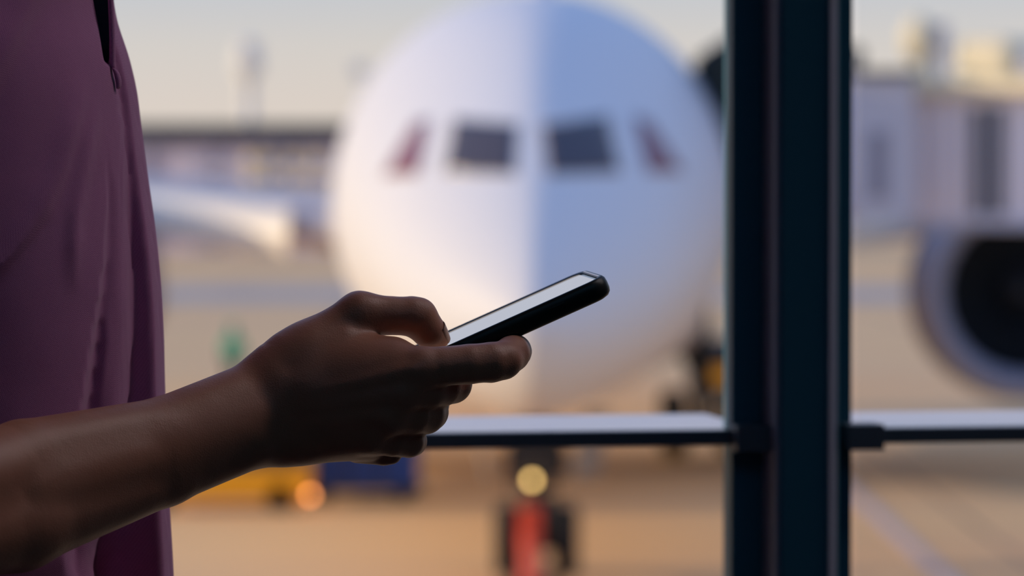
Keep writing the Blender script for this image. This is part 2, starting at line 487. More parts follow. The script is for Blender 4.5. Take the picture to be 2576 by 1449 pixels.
for s_ in st:
    s2 = s_
    k = math.sqrt(min(1, s_ / 0.25)) / (min(1, s_ / 0.25) + 1e-6) if s_ < 0.25 else 1.0
    zt, zb, hw = float(ztop(s2)), float(zbot(s2)), float(hwid(s2)); zc, hh = (zt + zb) / 2, (zt - zb) / 2
    if s_ < 0.25:
        q = math.sqrt(max(s_, 1e-5) / 0.25); zt1, zb1, hw1 = float(ztop(.25)), float(zbot(.25)), float(hwid(.25))
        zc = 3.75 + ((zt1 + zb1) / 2 - 3.75) * q; hh = (zt1 - zb1) / 2 * q; hw = hw1 * q
    fd = max(0.0, min(1.0, (9.0 - s_) / 6.0)); fd = fd * fd * (3 - 2 * fd)
    ring = []
    for i in range(NS):
        ca, sa = math.cos(2 * PI * i / NS), math.sin(2 * PI * i / NS)
        kk = (0.17 if sa > 0 else 0.26) * fd          # centre-line ridge, shaped to sharpen the edge between light and shade
        ring.append(Vector((hw * ca, s_, zc + hh * sa * (1 - kk * math.sqrt(ca * ca * (1 - .45 * ca * ca) + .0015) + kk * .039))))
    rings.append(ring)
for s_, r_, dz in ((44, .96, .06), (48, .82, .35), (52, .6, .85), (56, .33, 1.5), (59, .08, 2.1)):
    rings.append([Vector((3.0 * r_ * math.cos(2 * PI * i / NS), s_, 5.31 + dz + 3.09 * r_ * math.sin(2 * PI * i / NS))) for i in range(NS)])
bm = bmesh.new(); loft(bm, rings)
fus = bmo('fuselage', bm, M['paint'], air, True)
bpy.context.view_layer.update()
AM = air.matrix_world.copy(); AI = AM.inverted()
fus_bvh = BVHTree.FromPolygons([v.co.copy() for v in fus.data.vertices], [tuple(p.vertices) for p in fus.data.polygons])


def skin_patch(name, corners, material, off, n=10, parent=air, rim=0.0):
    """a slab lying on the nose between four corners (nose surface found by a ray through the photo's corner points)"""
    c = [Vector((x, y)) for x, y in corners]
    V = []; base = []
    for j in range(n + 1):
        for i in range(n + 1):
            u, v = i / n, j / n
            p = (c[0] * (1 - u) + c[1] * u) * (1 - v) + (c[3] * (1 - u) + c[2] * u) * v
            o_ = AI @ CAM; tgt = AI @ at(p.x, p.y, 50); d = (tgt - o_).normalized()
            hit, no, _, _ = fus_bvh.ray_cast(o_, d)
            if hit is None: hit, no, _, _ = fus_bvh.find_nearest(tgt)
            if no.dot(d) > 0: no = -no
            V.append(hit + no * off); base.append(hit - no * 0.02)
    m = len(V); F = []
    idx = lambda i, j: j * (n + 1) + i
    for j in range(n):
        for i in range(n):
            F.append((idx(i, j), idx(i, j + 1), idx(i + 1, j + 1), idx(i + 1, j)))
    per = [idx(i, 0) for i in range(n)] + [idx(n, j) for j in range(n)] + [idx(n - i, n) for i in range(n)] + [idx(0, n - j) for j in range(n)]
    for a, b in zip(per, per[1:] + per[:1]): F.append((a, b, b + m, a + m))
    return from_np(name, V + base, F, material, parent, True)


WIN = [[(1144, 302), (1300, 316), (1292, 436), (1120, 434)],
       [(1364, 316), (1526, 294), (1556, 432), (1380, 438)],
       [(1044, 312), (1080, 304), (1052, 436), (966, 440)],
       [(1594, 294), (1634, 308), (1714, 430), (1628, 430)]]
for i, c in enumerate(WIN):
    cen = Vector((sum(p[0] for p in c) / 4, sum(p[1] for p in c) / 4))
    big = [tuple(cen + (Vector(p) - cen) * 1.0 + (Vector(p) - cen).normalized() * 7) for p in c]
    fr_ = skin_patch('cockpit_window_frame', big, M['wing_grey'], 0.008)
    skin_patch('cockpit_window', c, M['pane'] if i < 2 else M['pane_red'], 0.016)

# wings, slats, engines, tail
def airfoil(chord, th, n=14):
    up, lo = [], []
    for i in range(n + 1):
        x = (1 - math.cos(PI * i / n)) / 2
        yt = th * 5 * (0.2969 * math.sqrt(x) - .126 * x - .3516 * x * x + .2843 * x**3 - .1036 * x**4)
        up.append((x * chord, yt * chord + 0.02 * chord * math.sin(PI * x))); lo.append((x * chord, -yt * chord * 0.8 + 0.02 * chord * math.sin(PI * x)))
    return up + lo[-2:0:-1]


def wing(name, side, secs, material, vertical=False, mat_=None):
    rings = []
    for off, s0, z, ch, th in secs:
        r = []
        for x, y in airfoil(ch, th):
            r.append(Vector((side * off, s0 + x, z + y)) if not vertical else Vector((y, s0 + x, z)))
        rings.append(r)
    bm = bmesh.new(); loft(bm, rings)
    return bmo(name, bm, material, air, True, 50)


for side in (-1, 1):
    wing('wing', side, [(1.5, 19.6, 4.35, 11.5, .13), (2.9, 20.5, 4.5, 10.8, .12), (4.4, 21.6, 4.72, 9.6, .12), (9.3, 25.2, 5.25, 7.0, .11), (20, 33, 6.7, 3.8, .10), (28, 39.3, 8.4, 1.8, .09), (30, 42, 9.2, .4, .09)], M['wing_grey'])
    wing('tailplane', side, [(1.0, 49.5, 5.5, 5.5, .1), (9.8, 57, 5.9, 1.8, .09)], M['wing_grey'])
    for (o0, o1) in ((4.45, 8.1), (10.4, 19.5)):
        rr = []
        for k in range(9):
            off = o0 + (o1 - o0) * k / 8
            s0 = np.interp(off, [2.9, 4.4, 9.3, 20], [20.5, 21.6, 25.2, 33]); z = np.interp(off, [2.9, 4.4, 9.3, 20], [4.5, 4.72, 5.25, 6.7]); sc = np.interp(off, [4.4, 20], [1.0, .6])
            prof = [(-0.02, .40), (-.26, .32), (-.46, .10), (-.56, -.14), (-.54, -.38), (-.42, -.54), (-.24, -.46), (-.16, -.1), (0.0, .12), (.25, .3)]
            rr.append([Vector((side * off, s0 + a * sc, z + b * sc)) for a, b in prof])
        bm = bmesh.new(); loft(bm, rr); bmo('slat', bm, M['slat'], air, True, 60)
    # engine
    ex = side * 8.9; es = 21.0; ez = 3.54
    bm = bmesh.new()
    lathe(bm, [(0.55, 1.42), (.25, 1.5), (.06, 1.62), (0, 1.72), (.05, 1.82), (.3, 1.93), (1.2, 2.0), (2.6, 1.98), (4.0, 1.8), (5.0, 1.5), (5.1, 1.4)], (ex, es, ez), (0, 1, 0), 56)
    nac = bmo('nacelle', bm, M['nacelle'], air, True)
    bm = bmesh.new()
    lathe(bm, [(0.52, 1.47), (1.0, 1.42), (1.7, 1.42), (1.72, 0)], (ex, es, ez), (0, 1, 0), 56); bmo('intake', bm, M['engine_dark'], air, True, 40)
    bm = bmesh.new(); lathe(bm, [(.95, 0), (1.05, .12), (1.3, .28), (1.6, .38)], (ex, es, ez), (0, 1, 0), 32); bmo('spinner', bm, M['gear_dark'], air, True)
    bm = bmesh.new()
    for k in range(18):
        a = 2 * PI * k / 18
        for dr in (0,):
            p = []
            for r_, tw in ((.35, .5), (.8, .7), (1.38, 1.0)):
                for sgn in (-1, 1):
                    aa = a + sgn * (0.13 if r_ > .5 else .2) + (r_ * .1)
                    p.append(bm.verts.new(Vector((ex + r_ * math.cos(aa), es + 1.5 + sgn * .12 * tw, ez + r_ * math.sin(aa)))))
            bm.faces.new((p[0], p[1], p[3], p[2])); bm.faces.new((p[2], p[3], p[5], p[4]))
    bmo('fan', bm, M['engine_dark'], air)
    bm = bmesh.new()
    loft(bm, [[Vector((ex - .12, es + 1.6, 5.3)), Vector((ex + .12, es + 1.6, 5.3)), Vector((ex + .15, es + 1.6, 5.5)), Vector((ex - .15, es + 1.6, 5.5))],
              [Vector((ex - .25, es + 5.0, 4.6)), Vector((ex + .25, es + 5.0, 4.6)), Vector((ex + .25, es + 5.0, 5.6)), Vector((ex - .25, es + 5.0, 5.6))],
              [Vector((ex - .2, es + 8.0, 4.8)), Vector((ex + .2, es + 8.0, 4.8)), Vector((ex + .2, es + 8.0, 5.4)), Vector((ex - .2, es + 8.0, 5.4))]])
    bmo('pylon', bm, M['wing_grey'], air)
wing('tail_fin', 1, [(0, 45.5, 7.9, 9, .1), (0, 54.5, 16.9, 3.4, .09)], M['paint'], True)
# belly fairing
bm = bmesh.new(); loft(bm, [[Vector((w_ * math.cos(2 * PI * i / 32), s_, 3.1 + h_ * math.sin(2 * PI * i / 32))) for i in range(32)] for s_, w_, h_ in ((17, .4, .3), (19, 2.4, 1.1), (22, 3.1, 1.35), (30, 3.1, 1.35), (34, 2.2, 1.1), (36, .4, .3))])
bmo('wing_root_fairing', bm, M['wing_grey'], air, True)
# nose gear at station 6
def wheel(x, s_, r_, wd, parent):
    bm = bmesh.new()
    lathe(bm, [(-wd / 2, r_ * .5), (-wd / 2, r_ * .8), (-wd * .42, r_ * .95), (-wd * .2, r_), (wd * .2, r_), (wd * .42, r_ * .95), (wd / 2, r_ * .8), (wd / 2, r_ * .5)], (x, s_, r_), (1, 0, 0), 32)
    ty = bmo('tyre', bm, M['tyre'], parent, True, 50)
    bm = bmesh.new(); lathe(bm, [(-wd * .4, 0), (-wd * .4, r_ * .2), (-wd * .25, r_ * .3), (-wd * .3, r_ * .52), (wd * .3, r_ * .52), (wd * .25, r_ * .3), (wd * .4, r_ * .2), (wd * .4, 0)], (x, s_, r_), (1, 0, 0), 24)
    bmo('wheel_hub', bm, M['steel'], parent, True, 50)


gear = bpy.data.objects.new('nose_gear', None); C.objects.link(gear); gear.parent = air
wheel(-.37, 6, .51, .36, gear); wheel(.46, 6, .51, .36, gear)
bm = bmesh.new(); add_tube(bm, (.04, 6, .5), (.04, 6.05, 1.25), .09); add_tube(bm, (.04, 6.05, 1.2), (.04, 6.1, 2.7), .15); add_tube(bm, (-.5, 6, .51), (.6, 6, .51), .08)
add_tube(bm, (.04, 6.05, 1.7), (.04, 7.6, 2.5), .07); add_tube(bm, (-.2, 5.9, 1.35), (.28, 5.9, 1.35), .13); add_tube(bm, (-.24, 5.95, 1.6), (-.24, 5.95, 1.95), .1); add_tube(bm, (.32, 5.95, 1.6), (.32, 5.95, 1.95), .1)
add_box(bm, (.1, 6.0, .75), (.52, .3, .8), bev=.05); add_box(bm, (.04, 5.95, 1.62), (.85, .3, .44), bev=.05); add_box(bm, (.04, 6.0, 2.0), (.5, .3, .4), bev=.05)
bmo('strut', bm, M['gear_dark'], gear, True, 40)
for sx in (-1, 1):
    rm = Matrix.Rotation(sx * R(12), 3, 'Y') @ Matrix.Rotation(-R(14) if sx > 0 else R(3), 3, 'Z')
    box('gear_door', (.04 + sx * .78, 6.2, 1.85), (.05, 1.5, .95), M['door_grey'], gear, .015, rm)
bm = bmesh.new(); bmesh.ops.create_uvsphere(bm, u_segments=16, v_segments=10, radius=.05)
bmesh.ops.translate(bm, verts=bm.verts, vec=(-.02, 5.7, 1.38)); bmo('landing_lamp', bm, M['gear_lamp'], gear, True)
# main gear
for side in (-1, 1):
    mg = bpy.data.objects.new('main_gear', None); C.objects.link(mg); mg.parent = air
    for dx in (-.6, .6):
        for dy in (-.75, .75): wheel(side * 3.4 + dx, 29.5 + dy, .66, .5, mg)
    bm = bmesh.new(); add_tube(bm, (side * 3.4, 29.5, .66), (side * 3.3, 29.5, 4.4), .2); add_tube(bm, (side * 3.4, 28.75, .66), (side * 3.4, 30.25, .66), .16); add_tube(bm, (side * 3.4, 29.5, 1.4), (side * 2.4, 29.5, 3.2), .12)
    bmo('strut', bm, M['gear_dark'], mg, True, 40)

# tow bar in front of the nose wheels (red)
tb = empty('tow_bar', (.25, 53.2, 0)); tag(tb, 'red aircraft tow bar standing between the nose wheels', 'tow bar')
bm = bmesh.new(); add_tube(bm, (0, 0.2, .62), (0.0, -4.6, .36), .13, .15); bmo('bar', bm, M['red'], tb, True, 40)
bm = bmesh.new(); add_box(bm, (0, .12, .72), (.3, .34, .66), bev=.05); bmo('tow_head', bm, M['red'], tb)
bm = bmesh.new(); lathe(bm, [(-.08, 0), (-.08, .16), (-.05, .2), (.05, .2), (.08, .16), (.08, 0)], (-.25, -2.2, .2), (1, 0, 0), 20); bmo('wheel', bm, M['tyre'], tb, True, 50)
bm = bmesh.new(); lathe(bm, [(-.08, 0), (-.08, .16), (-.05, .2), (.05, .2), (.08, .16), (.08, 0)], (.25, -2.2, .2), (1, 0, 0), 20); bmo('wheel', bm, M['tyre'], tb, True, 50)
bm = bmesh.new(); add_tube(bm, (-.25, -2.2, .2), (.25, -2.2, .2), .04); add_tube(bm, (0, -2.2, .2), (0, -2.2, .46), .04); bmo('axle', bm, M['gear_dark'], tb, True, 40)
bm = bmesh.new(); lathe(bm, [(0, .13), (.05, .13), (.05, .06), (0, .06)], (0, -4.72, .3), (0, 0, 1), 20); bmo('hitch_ring', bm, M['gear_dark'], tb, True, 40)

# ================================================================== THE JET BRIDGE (right)
jb = empty('jet_bridge', (0, 0, 0)); tag(jb, 'grey passenger boarding bridge docked on the right side of the airliner', 'boarding bridge')
def X(px, D): return (px - W_PX / 2) / FPX * D
def Z(py, D): return 5.6 - (py - 450) / FPX * D
def pbox(name, x0, x1, y0, y1, D, dep, material, parent=jb, bev=0.03):
    xa, xb, za, zb = X(x0, D), X(x1, D), Z(y1, D), Z(y0, D)
    return box(name, ((xa + xb) / 2, D + dep / 2, (za + zb) / 2), (xb - xa, dep, zb - za), material, parent, bev)
pbox('cab', 1855, 2170, 150, 556, 55.0, 3.2, M['bridge_dark'])
pbox('cab_roof', 1815, 2172, 118, 152, 54.8, 3.6, M['rubber'])
# bellows: ribs curving against the fuselage
for k in range(5):
    bm = bmesh.new()
    x0 = 2.86 + 0.1 * k
    rr = []
    pts = [(x0 + .12 * 0, 4.9), (x0 + .02, 6.2), (x0 - .12, 6.9), (x0 - .3, 7.35), (x0 + .25, 7.62), (x0 + .6, 7.64)]
    for a, b in zip(pts, pts[1:]):
        add_tube(bm, (a[0] + .25, 55.2, a[1]), (b[0] + .25, 55.2, b[1]), .11, n=10)
        add_tube(bm, (a[0] + .25, 58.2, a[1]), (b[0] + .25, 58.2, b[1]), .11, n=10)
    add_box(bm, (x0 + .3, 56.7, 7.4), (.14, 3.0, .5))
    bmo('bellows_rib', bm, M['rubber'], jb, True, 40)
pbox('tunnel', 2140, 2300, 188, 548, 54.0, 2.4, M['bridge_dark'])
pbox('tunnel_roof', 2136, 2304, 176, 192, 53.9, 2.6, M['rubber'])
for x0, x1, y0, y1 in ((2186, 2232, 330, 500),):
    pbox('tunnel_window', x0, x1, y0, y1, 53.97, .06, M['bridge_dim'], bev=.01)
BY = R(32); BH = Vector((X(2292, 55.5), 55.5, 0)); bd = Vector((math.cos(BY), -math.sin(BY), 0)); bn = Vector((-math.sin(BY), -math.cos(BY), 0))
BRM = Matrix.Rotation(-BY, 3, 'Z')


def tpos(px):
    k = (px - W_PX / 2) / FPX
    return (k * BH.y - BH.x) / (bd.x - k * bd.y)


def tbox(name, x0, x1, y0, y1, front, dep, material, bev=0.03):
    """box on the slanting tunnel: px range along it, heights by pixel rows at the hinge, front = how far it stands out"""
    t0, t1 = tpos(x0), tpos(x1); za, zb = Z(y1, 54.5), Z(y0, 54.5)
    c = BH + bd * (t0 + t1) / 2 + bn * (front - dep / 2)
    return box(name, (c.x, c.y, (za + zb) / 2), (t1 - t0, dep, zb - za), material, jb, bev, BRM)


tbox('outer_tunnel', 2292, 2800, 236, 560, 0, 3.0, M['bridge'])
tbox('outer_tunnel_roof', 2262, 2800, 192, 238, .25, 3.5, M['cream'], .08)
for i, (x0, x1) in enumerate(((2446, 2478), (2494, 2528), (2616, 2670))):
    tbox('tunnel_window', x0, x1, 268, 540, .05, .1, M['bridge_glass'], .01)
for x0 in (2296, 2340, 2384, 2428, 2540, 2608, 2674, 2734):
    tbox('panel_rib', x0, x0 + 8, 240, 556, .09, .14, M['bridge'], .01)
tbox('underframe', 2292, 2800, 556, 576, .1, 3.2, M['bridge_dark'])
tbox('roof_unit', 2396, 2532, 92, 192, .0, 1.8, M['cream'], .15)
tbox('roof_unit_cover', 2560, 2680, 130, 192, .0, 1.6, M['bridge_dark'], .1)
fy = 55.3
bm = bmesh.new(); bmesh.ops.create_uvsphere(bm, u_segments=24, v_segments=16, radius=.25); bmesh.ops.scale(bm, vec=(1, 1, 1.4), verts=bm.verts)
bmesh.ops.translate(bm, verts=bm.verts, vec=(X(2308, fy), fy, Z(98, fy))); bmo('floodlight', bm, M['cream'], jb, True)
bm = bmesh.new(); add_tube(bm, (X(2308, fy), fy, Z(100, fy)), (X(2318, fy), fy, Z(200, fy)), .1); bmo('floodlight_stem', bm, M['cream'], jb, True, 40)
bm = bmesh.new(); add_tube(bm, (X(2362, fy), fy, Z(60, fy)), (X(2366, fy), fy, Z(200, fy)), .13, .09); bmo('roof_mast', bm, M['bridge_dark'], jb, True, 40)
# drive column with wheels off to the right, rotunda column
bm = bmesh.new(); add_tube(bm, (9.4, 53.2, .6), (9.4, 53.2, 4.9), .28); add_tube(bm, (9.4, 55.0, .6), (9.4, 55.0, 4.9), .28); add_box(bm, (9.4, 54.1, 1.0), (.7, 2.6, .6), bev=.05); bmo('lift_column', bm, M['bridge'], jb, True, 40)
for yy in (53.1, 55.1):
    bm = bmesh.new(); lathe(bm, [(-.2, 0), (-.2, .4), (-.12, .5), (.12, .5), (.2, .4), (.2, 0)], (9.4, yy, .5), (1, 0, 0), 24); bmo('wheel', bm, M['tyre'], jb, True, 50)

# ================================================================== GROUND VEHICLES AND WORKER (left)
tr = empty('baggage_tractor', (X(560, 65), 65.0, 0)); tag(tr, 'yellow baggage tractor with amber lamp under the forearm', 'tractor')
box('chassis', (0, 0, .47), (3.0, 1.3, .56), M['yellow'], tr, .05)
box('hood', (-.95, 0, .78), (1.1, 1.15, .4), M['yellow'], tr, .08)
box('seat', (.5, 0, .72), (.5, 1.0, .2), M['dark'], tr, .04); box('backrest', (.78, 0, 1.0), (.12, 1.0, .55), M['dark'], tr, .04)
for sx in (-.3, 1.1):
    for sy in (-.55, .55): tube('canopy_post', (sx, sy, .6), (sx, sy, 1.85), .035, M['dark'], tr, n=8)
box('canopy', (.4, 0, 1.88), (1.7, 1.3, .08), M['dark'], tr, .03)
box('cowl', (.95, 0, 1.1), (.75, 1.2, .75), M['dark'], tr, .06)
for sx in (-1.0, 1.0):
    for sy in (-.55, .55):
        bm = bmesh.new(); lathe(bm, [(-.1, 0), (-.1, .2), (-.06, .28), (.06, .28), (.1, .2), (.1, 0)], (sx, sy, .28), (0, 1, 0), 20); bmo('wheel', bm, M['tyre'], tr, True, 50)
bm = bmesh.new(); bmesh.ops.create_uvsphere(bm, u_segments=16, v_segments=10, radius=.05)
bmesh.ops.translate(bm, verts=bm.verts, vec=(X(785, 65) - X(560, 65), -.72, Z(1246, 64.3))); bmo('amber_lamp', bm, M['beacon'], tr, True)
bm = bmesh.new(); add_tube(bm, (X(785, 65) - X(560, 65) - .12, -.68, .35), (X(785, 65) - X(560, 65) - .02, -.66, Z(1246, 64.3)), .03, n=8); bmo('lamp_bracket', bm, M['dark'], tr, True)

dl = empty('baggage_container', (X(915, 66.9), 66.9, 0)); tag(dl, 'dark blue baggage container on a low wheeled dolly, below the fingers', 'container')
bm = bmesh.new()
pr = [(-.85, .2), (.95, .2), (.95, 1.35), (.6, 1.75), (-.85, 1.75)]
for yy in (0,):
    loft(bm, [[Vector((a, -.75, b)) for a, b in pr], [Vector((a, .75, b)) for a, b in pr]])
bmo('shell', bm, M['blue'], dl)
for x in (-.8, -.25, .3): box('rib', (x, -.78, 1.05), (.06, .06, 1.25), M['dark'], dl)
box('dolly_deck', (0, 0, .24), (2.04, 1.64, .1), M['dark'], dl, .02)
for sx in (-.7, .7):
    for sy in (-.6, .6):
        bm = bmesh.new(); lathe(bm, [(-.06, 0), (-.06, .12), (-.04, .16), (.04, .16), (.06, .12), (.06, 0)], (sx, sy, .16), (0, 1, 0), 16); bmo('wheel', bm, M['tyre'], dl, True, 50)
bm = bmesh.new(); add_tube(bm, (-1.0, 0, .3), (-1.3, 0, .33), .04); bmo('tow_bar', bm, M['dark'], dl, True)

gp = empty('ground_power_cart', (X(1812, 92), 92, 0)); tag(gp, 'dark ground cart with amber panel beside the airliner, left of the window post', 'cart')
box('housing', (0, 0, 1.1), (1.5, 2.4, 1.3), M['dark'], gp, .06); box('panel', (0, -1.22, .95), (.9, .05, .4), M['yellow'], gp, .01)
for sx in (-.55, .55):
    for sy in (-.8, .8):
        bm = bmesh.new(); lathe(bm, [(-.1, 0), (-.1, .3), (-.06, .4), (.06, .4), (.1, .3), (.1, 0)], (sx, sy, .4), (1, 0, 0), 20); bmo('wheel', bm, M['tyre'], gp, True, 50)

# distant ground worker in green
wk = empty('person', (X(586, 100), 100, 0)); tag(wk, 'ground worker in green vest standing far away on the apron', 'person')
f = Field((-.45, -.3, -.02), (.45, .3, 1.85), .018)
for sx in (-1, 1):
    f.cone((sx * .1, 0, .92), (sx * .12, .02, .5), .09, .065, .05); f.cone((sx * .12, .02, .5), (sx * .13, 0, .08), .062, .045, .03); f.cone((sx * .13, .03, .05), (sx * .14, -.14, .04), .05, .04, .03)
    f.cone((sx * .19, 0, 1.42), (sx * .26, .02, 1.13), .055, .042, .05); f.cone((sx * .26, .02, 1.13), (sx * .24, -.1, .88), .04, .03, .03); f.ball((sx * .235, -.12, .82), (.03, .04, .06), .02)
f.ball((0, 0, 1.28), (.18, .12, .26), .06); f.ball((0, 0, 1.0), (.16, .12, .14), .06); f.cone((0, 0, 1.45), (0, 0, 1.58), .06, .055, .03); f.ball((0, -.01, 1.68), (.085, .1, .12), .02); f.ball((0, -.115, 1.67), (.015, .02, .025), .02)
V_, Q_ = surface_nets(f.F, f.lo, f.h); from_np('body', V_, Q_, M['navy_cloth'], wk)
f = Field((-.4, -.25, .8), (.4, .25, 1.6), .02)
f.ball((0, 0, 1.28), (.205, .145, .28), .0); f.ball((0, 0, 1.0), (.19, .145, .18), .08)
for sx in (-1, 1): f.cone((sx * .17, 0, 1.43), (sx * .25, .02, 1.2), .07, .062, .05)
V_, Q_ = surface_nets(f.F, f.lo, f.h); from_np('green_vest', V_, Q_, M['teal'], wk)
bm = bmesh.new(); lathe(bm, [(0, .14), (.01, .12), (.06, .11), (.1, .08), (.125, 0)], (0, 0, 1.71), (0, 0, 1), 20); bmo('helmet', bm, M['teal'], wk, True)

# ================================================================== THE TERMINAL HALL WE STAND IN
FLZ = CAM.z - 1.27
CEZ = FLZ + 6.4
WA = R(10)
tx = Vector((math.cos(WA), math.sin(WA), 0)); nn = Vector((math.sin(WA), -math.cos(WA), 0))   # along the glass wall / into the room
P0 = Vector((X(2020, 3.0), 3.0, 0))                                                             # the post in view
HM = Matrix(((tx.x, -nn.x, 0, P0.x), (tx.y, -nn.y, 0, P0.y), (0, 0, 1, 0), (0, 0, 0, 1)))
hallrot = WA


def hall(name, c, s, material, bev=0.0, parent=None):
    """box in the hall's own axes: x along the glass wall, y outwards, z absolute"""
    bm = bmesh.new(); add_box(bm, c, s, bev=bev)
    ob = bmo(name, bm, material, parent)
    if parent is None: ob.location = P0; ob.rotation_euler = (0, 0, hallrot)
    return ob


struct(hall('floor', (1.5, -6.2, FLZ - .1), (21.4, 12.8, .2), M['floor']))
struct(hall('ceiling', (1.5, -6.2, CEZ + .1), (21.4, 12.8, .2), M['ceiling']))
struct(hall('wall_back', (1.5, -12.7, (FLZ + CEZ) / 2), (21.4, .2, 6.4), M['wall']))
struct(hall('wall_left', (-9.1, -6.2, (FLZ + CEZ) / 2), (.2, 12.8, 6.4), M['wall']))
struct(hall('wall_right', (12.1, -6.2, (FLZ + CEZ) / 2), (.2, 12.8, 6.4), M['wall']))
struct(hall('wall_front', (1.5, -6.2, (FLZ - .2) / 2), (21.4, 12.9, FLZ - .2), M['concrete']))
BAY = 1.5
ztr = CAM.z - 0.200
e_ = None
for b in range(-6, 8):
    wn = empty('window_%d' % (b + 7), P0, hallrot); struct(wn)
    x0, x1 = b * BAY, (b + 1) * BAY
    for sx, wd_ in ((x0 + .023 + .0085, .017), (x1 - .03 - .0135, .027)):
        hall('side_frame', (sx, .015, (FLZ + CEZ) / 2), (wd_, .03, 6.4), M['black_metal'], .002, wn)
    hall('head_frame', ((x0 + x1) / 2, .03, CEZ - .04), (BAY - .06, .06, .08), M['black_metal'], .002, wn)
    hall('sill_frame', ((x0 + x1) / 2, .03, FLZ + .04), (BAY - .06, .06, .08), M['black_metal'], .002, wn)
    hall('transom', ((x0 + x1) / 2, .104, ztr), (BAY - .06, .205, .009), M['alu'], .002, wn)
    hall('transom_bar', ((x0 + x1) / 2, -.004, ztr - .001), (BAY - .062, .012, .012), M['grey_metal'], .001, wn)
    for sx in (x0 + .044, x1 - .044):
        hall('transom_bracket', (sx, -.012, ztr - .001), (.03, .03, .02), M['grey_metal'], .001, wn)
    for z0, z1, nm in ((FLZ + .08, ztr - .006, 'lower_pane'), (ztr + .006, CEZ - .08, 'upper_pane')):
        hall(nm, ((x0 + x1) / 2, .018, (z0 + z1) / 2), (BAY - .1, .006, z1 - z0), M['glass'], 0, wn)
for b in range(-6, 9):
    # post: flat back, chamfered right front corner
    bm = bmesh.new(); x = b * BAY
    prof = [(-.029, .06), (-.029, -.042), (-.027, -.044), (.0085, -.044), (.0165, -.036), (.021, -.03), (.021, .06)]
    loft(bm, [[Vector((x + a, c, z)) for a, c in prof] for z in (FLZ, CEZ)])
    t = bmo('trim_%d' % (b + 7), bm, M['black_metal'], None); t.location = P0; t.rotation_euler = (0, 0, hallrot); struct(t)
    hall('lit_side_strip', (x - .0305, .002, (FLZ + CEZ) / 2), (.003, .088, 6.38), M['post_lit_grey'], 0, None).name = 'lit_side_strip'  # thin strip carrying the painted light of the side face
    sc_ = bpy.data.objects[-1] if False else C.objects[-1]; sc_.parent = t; sc_.location = (0, 0, 0); sc_.rotation_euler = (0, 0, 0)
    bm = bmesh.new(); loft(bm, [[Vector((x + a, c, z)) for a, c in ((.009, -.0443), (.0168, -.0365), (.0176, -.0373), (.0098, -.0451))] for z in (FLZ + .01, CEZ - .01)])
    bmo('lit_corner_strip', bm, M['post_lit_grey'], t)
FILL_LAMPS = [(2.2, -.35, 0), (4.2, -.35, 0), (6.2, -.35, 0), (2.2, -.75, 0), (4.2, -.75, 0), (6.2, -.75, 0), (-2, -7, 1), (0.5, -7, 1), (3, -7, 1), (-2, -9.5, 1), (0.5, -9.5, 1), (3, -9.5, 1)]  # unseen fill lamps: front rows brighten the figure, back rows tint the shade
for lx, ly, cool in FILL_LAMPS:
    lt = empty('added_fill_light', HM @ Vector((lx, ly, CEZ)), hallrot)
    if cool: tag(lt, 'cool blue fill lamp added under the ceiling at the back of the hall', 'lamp', 'added cool fill lamps at the back of the hall')
    else: tag(lt, 'long white fill lamp added under the terminal ceiling near the glass', 'lamp', 'added fill lamps along the glass wall')
    box('housing', (0, 0, -.03), (1.4, .16, .06), M['grey_metal'], lt, .005); box('diffuser', (0, 0, -.065), (1.34, .12, .012), M['fill_cool' if cool else 'lamp'], lt, .003)

# ================================================================== THE PERSON WITH THE PHONE
U = FPX / D0


def J(px, py, wpx=0.0):
    return np.array(at(px, py, D0 + wpx / U))


def rr(r, wpx=0.0): return r * (D0 + wpx / U) / FPX


person = empty('person', (at(-200, 450, 2.2).x, 2.2, FLZ)); tag(person, 'person in a plum polo shirt holding a phone in the right hand', 'person')
PB = np.array(person.location)

# ---- fine field: right hand, forearm, elbow
h = 0.0012
lo = np.array(J(-560, 1560, -1000)); hiP = np.array(J(1370, 700, 300))
lo = np.array([J(-560, 1560, -600)[0] - .02, D0 - .26, CAM.z - .262]); hi = np.array([J(1370, 700, 0)[0] + .004, D0 + .072, CAM.z + .03])
A = Field(lo, hi, h)


def seg(F, a, b, ra, rb, k):
    F.cone(J(*a), J(*b), rr(ra, a[2]), rr(rb, b[2]), k / U)


# forearm (radius + ulna side), elbow, upper arm
seg(A, (655, 985, -5), (410, 1088, -150), 82, 88, 0)
seg(A, (655, 1090, -5), (410, 1178, -150), 79, 94, 60)
seg(A, (410, 1088, -150), (60, 1172, -400), 88, 116, 12)
seg(A, (410, 1178, -150), (40, 1300, -420), 94, 134, 20)
seg(A, (60, 1172, -400), (-290, 1290, -740), 116, 128, 12)
seg(A, (40, 1300, -420), (-300, 1390, -760), 134, 118, 30)
seg(A, (-300, 1350, -760), (-400, 900, -800), 128, 160, 60)
seg(A, (-400, 900, -800), (-380, 300, -820), 160, 185, 60)
seg(A, (680, 1037, -18), (400, 1132, -172), 84, 98, 40)
seg(A, (400, 1132, -172), (45, 1235, -430), 98, 126, 12)
